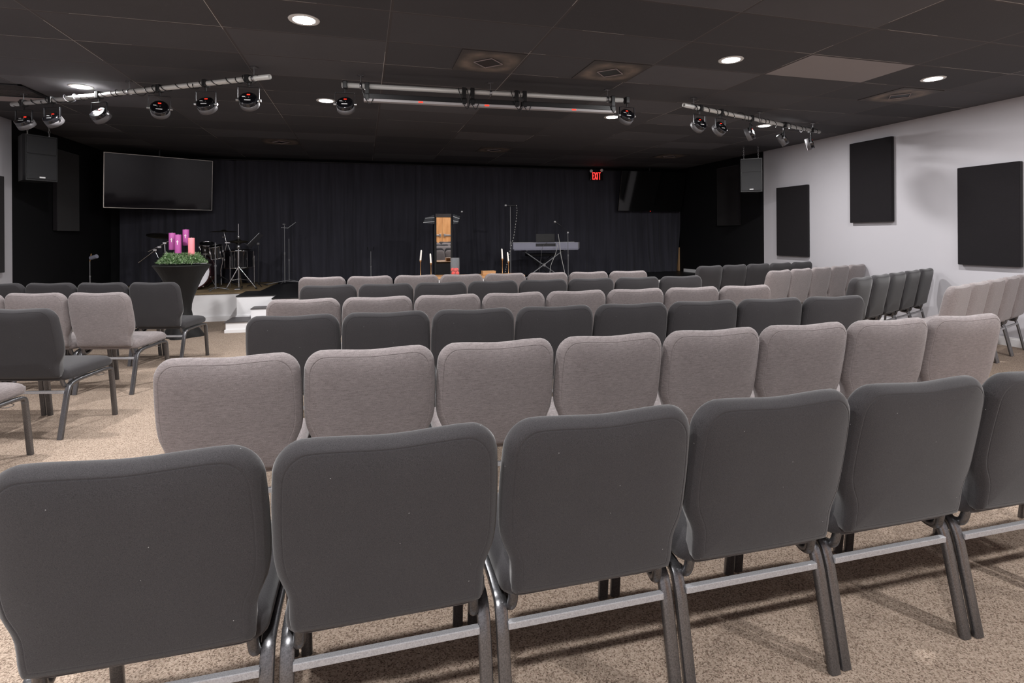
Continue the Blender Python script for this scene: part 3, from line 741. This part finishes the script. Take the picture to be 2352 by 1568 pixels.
def tripod(o, base_z, r, angs, mt='black_metal', hub=.06):
    for a in angs:
        MB().tube([(0, 0, hub), (r*math.cos(a), r*math.sin(a), .012)], .008, 6).build('leg', mt, o)
def stand_thing(name, lab, cat, px, Y, z_top, mt='stand_metal', r=.008, base='tripod', group=None, angs=(.5, 2.6, 4.7), rad=.30):
    b = atY(px, 620, Y)
    o = thing(name, lab, cat, (b.x, Y, SZ+.005), 0, group)
    H = z_top-SZ-.005
    p = MB(); p.cyl((0, 0, .03), (0, 0, H*.52), r*1.25, n=10); p.cyl((0, 0, H*.52), (0, 0, H), r*.85, n=10); p.cyl((0, 0, H*.50), (0, 0, H*.54), r*1.9, n=10); p.build('pole', mt, o)
    if base == 'tripod': tripod(o, 0, rad, angs, 'stand_metal')
    else: MB().lathe([(.13, 0), (.13, .012), (.03, .022), (.012, .05)], n=24).build('base', 'black_metal', o)
    return o, H
def micro(o, c, axis, ln=.16):
    ax = Vector(axis).normalized(); c = Vector(c)
    q = MB(); q.cyl(c, c+ax*ln, .017, .012, n=12); g = q.build('microphone', 'black_metal', o)
    MB().ball(c-ax*.012, .026).build('microphone_head', 'mic_ball', g)
ztop = atY(1172, 474, 10.0).z
o, H = stand_thing('microphone_stand', 'tall straight microphone stand left of the keyboard', 'microphone stand', 1173, 10.0, ztop, base='round')
micro(o, (-.08, 0, H+.02), (1, 0, -.02), .20)
cb_ = [atY(1186, 471, 9.98), atY(1188, 482, 9.98), atY(1185, 510, 9.98), atY(1180, 545, 9.98), atY(1172, 572, 9.97), atY(1166, 600, 9.97), atY(1160, 625, 9.97)]
cb_ = [p for p in cb_]; cb_.append(Vector((cb_[-1].x-.03, 9.95, SZ+.010)))
qm = MB(); pts = fillet(cb_, .12, 4)
qm.tube(pts, .0055, 6); co = qm.build('microphone_cable', 'black_plastic'); tag(co, 'black and white speckled cable hanging from the tall microphone', 'cable')
sq = MB(); acc = 0
for a, b in zip(pts, pts[1:]):
    n_ = max(1, int((b-a).length/.02))
    for i in range(n_):
        acc += 1
        if acc % 2: sq.cyl(a.lerp(b, i/n_), a.lerp(b, (i+.8)/n_), .0062, n=6)
sq.build('white_fleck', 'cable_white', co)
zt = atY(1305, 534, 10.0).z
o, H = stand_thing('microphone_stand', 'boom microphone stand in front of the keyboard with mic pointing left', 'microphone stand', 1305, 10.0, zt)
MB().tube([(.10, .02, H-.035), (-.245, -.02, H+.19)], .006, 8).build('boom_arm', 'black_metal', o)
MB().cyl((-.01, -.025, H), (-.01, .03, H), .018, n=12).build('boom_clutch', 'dull_chrome', o)
micro(o, (-.27, -.02, H+.205), (1, 0, -.62), .13)
wc = [atY(1282, 537, 10.28), atY(1285, 556, 10.28), atY(1288, 585, 10.22), atY(1292, 603, 10.2), atY(1297, 625, 10.2)]; wc.append(Vector((wc[-1].x+.02, 10.19, SZ+.011)))
tag(MB().tube(fillet(wc, .12, 4), .0065, 6).build('white_cable', 'cable_white'), 'white cable hanging in front of the keyboard, right of the pair', 'cable')
wc = [atY(1282, 556, 10.27), atY(1277, 580, 10.25), atY(1272, 593, 10.2), atY(1265, 608, 10.2), atY(1263, 625, 10.2)]; wc.append(Vector((wc[-1].x-.02, 10.19, SZ+.011)))
tag(MB().tube(fillet(wc, .12, 4), .0045, 6).build('white_cable', 'cable_white'), 'thin white cable below the keyboard, left of the pair', 'cable')
wc = [atY(1257, 557, 10.30), atY(1249, 561, 10.28), atY(1244, 575, 10.26), atY(1242, 598, 10.25), atY(1239, 620, 10.25)]; wc.append(Vector((wc[-1].x-.02, 10.24, SZ+.010)))
tag(MB().tube(fillet(wc, .06, 4), .0035, 6).build('plug_lead', 'rim_grey'), 'grey plug lead dropping from the keyboard socket panel', 'cable')

# left of centre stands
zt = atY(652, 517, 10.95).z
o, H = stand_thing('microphone_stand', 'tall microphone stand with short folded boom, left of the aisle steps', 'microphone stand', 654, 10.95, zt, angs=(3.6, .3, 2.0), rad=.36)
MB().tube([(-.06, 0, H-.045), (.06, 0, H-.055), (.20, 0, H+.055)], .007, 8).build('boom_arm', 'dull_chrome', o)
MB().tube([(-.03, 0, H+.02), (.02, -.01, H+.015)], .012, 8).build('microphone_clip', 'dull_chrome', o)
zt = atY(662, 548, 11.2).z
o, H = stand_thing('microphone_stand', 'shorter dark pole stand just behind the tall left microphone stand', 'microphone stand', 664, 11.2, zt, angs=(-.2, 2.2, 4.2), rad=.24)
MB().tube([(-.04, 0, .20), (.08, 0, .20)], .006, 6).build('side_hook', 'black_metal', o)
zt = atY(852, 577, 10.6).z
o, H = stand_thing('guitar_stand', 'slim dark guitar stand with forked top before the curtain', 'guitar stand', 852, 10.6, zt)
MB().tube(fillet([(-.06, -.03, H+.08), (-.05, 0, H+.02), (.05, 0, H+.02), (.05, -.03, H+.08)], .02), .006, 6).build('fork', 'black_metal', o)
zt = atY(207, 597, 10.0).z
o, H = stand_thing('microphone_stand', 'grey microphone stand alone at far left of the stage', 'microphone stand', 206.5, 10.0, zt, base='round', mt='dull_chrome')
MB().cyl((.02, -.02, H+.03), (.12, -.06, H+.06), .032, n=16).build('microphone', 'keyboard_grey', o)
MB().tube([(0, 0, H-.02), (.02, 0, H+.10)], .008, 6).build('clip', 'gold', o)

# ------------------------------------------------------------------ drum kit
def hoop(m, c, r, ax, w=.01, t=.006): return m.lathe([(r-t, -w), (r+t, -w), (r+t, w), (r-t, w), (r-t, -w)], c, 32, axis=ax)
by = 10.25
bc = atY(438, 622, by); bc.z = SZ+.31
ax = Vector((.02, -1, 0)).normalized()
bd = thing('bass_drum', 'bass drum with white front head and dark red shell behind the candle table', 'drum', (bc.x, by, SZ+.001))
C_ = Vector((0, 0, .31))
MB().lathe([(.295, 0), (.295, .40)], C_, 40, axis=-ax).build('shell', 'maroon_shell', bd)
MB().lathe([(1e-5, .002), (.285, .0015)], C_, 40, axis=ax).build('drum_head', 'drum_head', bd)
hoop(MB(), C_, .297, ax, .018, .010).build('hoop', 'maroon_shell', bd); hoop(MB(), C_-ax*.40, .297, ax, .018, .010).build('hoop', 'maroon_shell', bd)
sd = ax.cross(Vector((0, 0, 1)))
lg = MB()
for k in range(10):
    a = 2*PI*k/10+.3; p = C_+(sd*math.cos(a)+Vector((0, 0, 1))*math.sin(a))*.315
    lg.cyl(p+ax*.02, p-ax*.12, .005, n=6); lg.box((p.x-.010, p.y-.012, p.z-.010), (p.x+.010, p.y+.012, p.z+.010), .002)
lg.build('tension_lug', 'chrome', bd)
for sg in (-1, 1): MB().cyl(C_+sd*.28*sg-ax*.1+Vector((0, 0, -.12)), C_+sd*.40*sg-ax*.02+Vector((0, 0, -.305)), .007, n=8).build('spur', 'chrome', bd)
def tom(px, py, Y, r, h, tiltax, lab, post, name='tom_drum'):
    c = atY(px, py, Y); o = thing(name, lab, 'drum', tuple(c))
    MB().lathe([(r, -h/2), (r, h/2)], (0, 0, 0), 28, axis=tiltax).build('shell', 'gloss_black', o)
    MB().lathe([(1e-5, h/2), (r, h/2)], (0, 0, 0), 28, axis=tiltax).build('drum_head', 'mesh_grille', o)
    A = Vector(tiltax).normalized(); m = MB(); hoop(m, A*h/2, r+.004, A, .008, .004); hoop(m, -A*h/2, r+.004, A, .008, .004); m.build('rim', 'chrome', o)
    s1_ = A.orthogonal().normalized(); s2_ = A.cross(s1_); lg = MB()
    for k in range(8):
        a = 2*PI*k/8; p = (s1_*math.cos(a)+s2_*math.sin(a))*(r+.008)
        lg.cyl(p-A*h*.46, p+A*h*.46, .0035, n=6); lg.box((p.x-.007, p.y-.007, p.z-.018), (p.x+.007, p.y+.007, p.z+.018), .002)
    lg.build('tension_lug', 'chrome', o)
    if post:
        for p in post: MB().cyl(p[0], p[1], .008, n=8).build('mount_tube' if name == 'tom_drum' else 'leg', 'chrome', o)
    return o
tom(475, 569, 10.35, .105, .15, (0.1, -.35, 1), 'small black tom drum above the bass drum, beside the pink candle', [((0, .0, -.07), (-.04, 0, -.20))])
tom(497, 578, 10.1, .095, .20, (-.1, -.25, 1), 'black tom drum with chrome lugs on the pole stand', None)
c0 = atY(547, 594, 10.75)
hz = c0.z-SZ
tom(547, 594, 10.75, .25, .30, (0, -.03, 1), 'large black floor tom behind the hi-hat stand', [((.262*math.cos(a), .262*math.sin(a), .05), (.262*math.cos(a), .262*math.sin(a), -hz+.002)) for a in (.2, 2.3, 4.4)], 'floor_tom')
o, H = stand_thing('tom_stand', 'black pole stand with tripod feet holding the lug-studded tom', 'stand', 495, 9.95, atY(495, 557, 9.95).z, angs=(.3, 2.4, 4.5), rad=.20, r=.011)
def cymbal(o, c, r, name='cymbal', ax=(0, 0, 1)):
    MB().lathe([(1e-5, .03), (.03, .026), (.05, .010), (r*.6, .004), (r, -.012), (r, -.0145), (.05, .006), (1e-5, .02)], c, 36, axis=ax).build(name, 'cymbal', o)
# ride cymbal on a boom
b = atY(508, 640, 10.6)
o = thing('cymbal_stand', 'chrome boom cymbal stand with dark cymbal rising from the drum kit', 'cymbal stand', (b.x, 10.6, SZ+.002))
def rel(px, py, Y, o): return atY(px, py, Y)-o.location
MB().cyl(rel(507, 620, 10.6, o), rel(521, 557, 10.6, o), .011, n=10).build('boom_tube', 'chrome', o)
MB().cyl((0, 0, .05), rel(507, 620, 10.6, o), .013, n=10).build('lower_tube', 'chrome', o)
MB().cyl(rel(520, 558, 10.6, o), rel(514, 531, 10.6, o), .007, n=8).build('upper_rod', 'chrome', o)
q = MB(); p = rel(521, 557, 10.6, o); q.box((p.x-.03, p.y-.02, p.z-.015), (p.x+.06, p.y+.02, p.z+.012), .004); p = rel(515, 544, 10.6, o); q.cyl(p-Vector((.03, 0, 0)), p+Vector((.03, 0, 0)), .012, n=8); q.build('clamp', 'chrome', o)
MB().cyl(rel(524, 563, 10.6, o), rel(530, 579, 10.6, o), .008, n=8).build('counter_rod', 'dull_chrome', o)
tripod(o, 0, .28, (.6, 2.7, 4.8), 'black_metal', .20)
cymbal(o, tuple(rel(514, 531, 10.6, o)), .235)
# hi-hat
b = atY(548.5, 655, 10.15)
o = thing('hi_hat_stand', 'chrome hi-hat stand with splayed legs at front of the drum kit', 'cymbal stand', (b.x, 10.15, SZ+.004))
zt = rel(547, 514, 10.15, o).z; zj = rel(548, 612, 10.15, o).z
MB().cyl((0, 0, .03), (0, 0, zt*.62), .014, n=12).build('lower_tube', 'chrome', o)
MB().cyl((0, 0, zt*.62), (0, 0, zt), .006, n=8).build('pull_rod', 'chrome', o)
zc = rel(548, 553, 10.15, o).z
cymbal(o, (0, 0, zc), .165); cymbal(o, (0, 0, zc-.03), .165, 'cymbal', (0, 0, -1))
q = MB(); q.lathe([(.01, zc+.03), (.022, zc+.035), (.022, zc+.09), (.01, zc+.10)], n=12); q.lathe([(.015, zc-.14), (.03, zc-.13), (.03, zc-.07), (.012, zc-.06)], n=12); q.cyl((-.05, 0, zc-.17), (.05, 0, zc-.17), .01, n=8); q.build('clutch', 'dull_chrome', o)
for a, rr in ((-.35, .31), (3.5, .19), (1.6, .28)):
    MB().cyl((0, 0, zj), (rr*math.cos(a), rr*math.sin(a), .02), .012, n=8).build('leg', 'chrome', o)
    MB().cyl((0, 0, zj*.45), (rr*.62*math.cos(a), rr*.62*math.sin(a), zj*.40), .006, n=6).build('leg_brace', 'chrome', o)
    MB().ball((rr*math.cos(a), rr*math.sin(a), .02), .018, 8).build('rubber_foot', 'black_plastic', o)
MB().box((-.045, -.12, .0), (.045, .10, .012), .003).build('pedal', 'dull_chrome', o)
# music stand
b = atY(594, 645, 10.6)
o = thing('music_stand', 'black music stand with tilted desk at the right of the drum kit', 'music stand', (b.x, 10.6, SZ+.002))
zt = rel(594, 560, 10.6, o).z
MB().cyl((0, 0, .03), (0, 0, zt), .010, n=10).build('pole', 'black_metal', o)
qd = [rel(568, 563, 10.42, o), rel(596, 535, 10.42, o), rel(605, 541, 10.72, o), rel(577, 569, 10.72, o)]
nn = (qd[1]-qd[0]).cross(qd[3]-qd[0]).normalized()*.008
pl = MB(); pl.add(qd+[p+nn for p in qd], [(0, 1, 2, 3), (4, 7, 6, 5), (0, 4, 5, 1), (1, 5, 6, 2), (2, 6, 7, 3), (3, 7, 4, 0)])
pl.add([qd[0], qd[3], qd[3]+nn*6, qd[0]+nn*6, qd[0]-(qd[1]-qd[0])*.02, qd[3]-(qd[2]-qd[3])*.02, qd[3]+nn*6-(qd[2]-qd[3])*.02, qd[0]+nn*6-(qd[1]-qd[0])*.02], [(0, 1, 2, 3), (4, 7, 6, 5), (0, 4, 5, 1), (1, 5, 6, 2), (2, 6, 7, 3), (3, 7, 4, 0)])
pl.build('desk', 'stand_metal', o)
MB().ball((0, -.02, zt), .028, 10).build('hinge_knob', 'rim_grey', o)
tripod(o, 0, .2, (.9, 3.0, 5.1))
# boom arms at the left of the kit
b = atY(384, 640, 10.5)
o = thing('cymbal_stand', 'cymbal stand with two long chrome boom arms reaching left of the candles', 'cymbal stand', (b.x, 10.5, SZ+.002))
MB().cyl((0, 0, .04), rel(378, 558, 10.5, o), .012, n=10).build('upright_tube', 'chrome', o)
MB().cyl(rel(340, 578, 10.45, o), rel(391, 552, 10.45, o), .009, n=8).build('boom_arm', 'chrome', o)
MB().cyl(rel(318, 603, 10.45, o), rel(357, 574, 10.45, o), .009, n=8).build('boom_arm', 'chrome', o)
MB().cyl(rel(356, 575, 10.47, o), rel(364, 592, 10.47, o), .009, n=8).build('side_tube', 'chrome', o)
MB().cyl(rel(364, 592, 10.47, o), (0, 0, .22), .012, n=8).build('side_tube', 'black_metal', o)
q = MB()
for px, py in ((379, 558), (367, 567), (357, 574)):
    p = rel(px, py, 10.44, o); q.box((p.x-.03, p.y-.03, p.z-.02), (p.x+.03, p.y+.03, p.z+.02), .006)
q.build('clamp', 'chrome', o)
tripod(o, 0, .26, (.9, 3.0, 5.1), hub=.22)
p = rel(369, 540, 10.5, o); cymbal(o, tuple(p), .21, ax=(.15, -.2, 1))
MB().cyl(rel(391, 552, 10.45, o), tuple(p), .007, n=8).build('boom_arm', 'black_metal', o)
# ------------------------------------------------------------------ candle table
cx, cy = -2.40, 8.36
ct = thing('cocktail_table', 'tall round table in a stretched black cover beside the stage front', 'table', (cx, cy, 0))
TT = .985
prof = [(.235, .0), (.232, .02), (.20, .08), (.165, .16), (.125, .28), (.108, .36), (.112, .44), (.14, .55), (.185, .67), (.235, .79), (.29, .89), (.332, .95), (.345, .968)]
def md(a, z): return 1+max(0, .30-z)/.30*.16*math.cos(4*a)+.012*math.sin(9*a+z*9)*(1 if z < .9 else 0)
MB().lathe(prof, n=64, mod=md).build('stretch_cover', 'spandex', ct)
MB().lathe([(1e-5, .968), (.346, .968), (.350, .974), (.350, .981), (.346, TT), (1e-5, TT)], n=48).build('table_top', 'spandex', ct)
wr = thing('advent_wreath', 'green evergreen wreath with candle cups on the black round table', 'wreath', (cx, cy, TT+.001))
m = MB()
for i in range(6500):
    a = rnd.uniform(0, 2*PI); R0 = rnd.gauss(.20, .045); R0 = min(max(R0, .06), .30); z0 = max(.006, .02+.125*math.exp(-((R0-.17)/.09)**2)*rnd.uniform(.0, 1.15))
    p = Vector((R0*math.cos(a)*1.02, R0*math.sin(a), z0)); L_ = rnd.uniform(.020, .046)
    dv = Vector((rnd.gauss(0, 1)+.6*math.cos(a), rnd.gauss(0, 1)+.6*math.sin(a), rnd.uniform(-.25, .9))).normalized()*L_
    if p.z+dv.z < .004: dv.z = .004-p.z
    if (Vector((p.x, p.y, 0))+Vector((dv.x, dv.y, 0))).length > .335: continue
    s_ = dv.cross(Vector((0, 0, 1))).normalized()*.0058; u_2 = dv.cross(s_).normalized()*.0022
    m.add([p+s_, p-s_, p+u_2, p+dv], [(0, 1, 3), (1, 2, 3), (2, 0, 3), (0, 2, 1)])
m.build('evergreen_sprigs', 'needle', wr)
rt = Vector((.961, .276, 0)); fw = Vector((-.276, .961, 0))
for dx, dp, zb, h, mt, lab in ((-.118, .09, .205, .232, 'purple_wax', 'purple pillar candle at the back left of the wreath'), (-.048, -.06, .158, .255, 'purple_wax', 'purple pillar candle at the front left with white cross'), (.045, .10, .262, .222, 'purple_wax', 'tallest-standing purple pillar candle at the back right of wreath'), (.108, -.08, .128, .240, 'pink_wax', 'single pink pillar candle at the right of the wreath')):
    p = rt*dx+fw*dp
    c = MB(); c.lathe([(.05, .0), (.05, .006), (.008, .012), (.008, zb-.008), (.044, zb-.004), (.044, zb)], (p.x, p.y, 0), 20); c.build('candle_cup', 'black_metal', wr)
    o = thing('pillar_candle', lab, 'candle', (cx+p.x, cy+p.y, TT+.002+zb), 0, 'advent candles on the wreath')
    MB().lathe([(.039, 0), (.0405, .004), (.0405, h-.006), (.038, h), (.02, h-.004), (1e-5, h-.008)], n=28).build('wax', mt, o)
    MB().cyl((0, 0, h-.009), (0, 0, h+.008), .0015, n=6).build('wick', 'white_wax', o)
    if mt == 'purple_wax':
        k = MB()
        ca = -PI/2-TH+.35
        for (u0, u1, z0, z1) in ((-.0035, .0035, h*.46, h*.70), (-.0115, .0115, h*.60, h*.635)):
            pts = []
            for uu in (u0, u1):
                a = ca+uu/.0405
                for zz_ in (z0, z1): pts += [(.0404*math.cos(a), .0404*math.sin(a), zz_), (.0416*math.cos(a), .0416*math.sin(a), zz_)]
            k.add(pts, [(1, 3, 7, 5), (0, 1, 5, 4), (2, 6, 7, 3), (0, 2, 3, 1), (4, 5, 7, 6)])
        k.build('cross_emblem', 'white_wax', o)
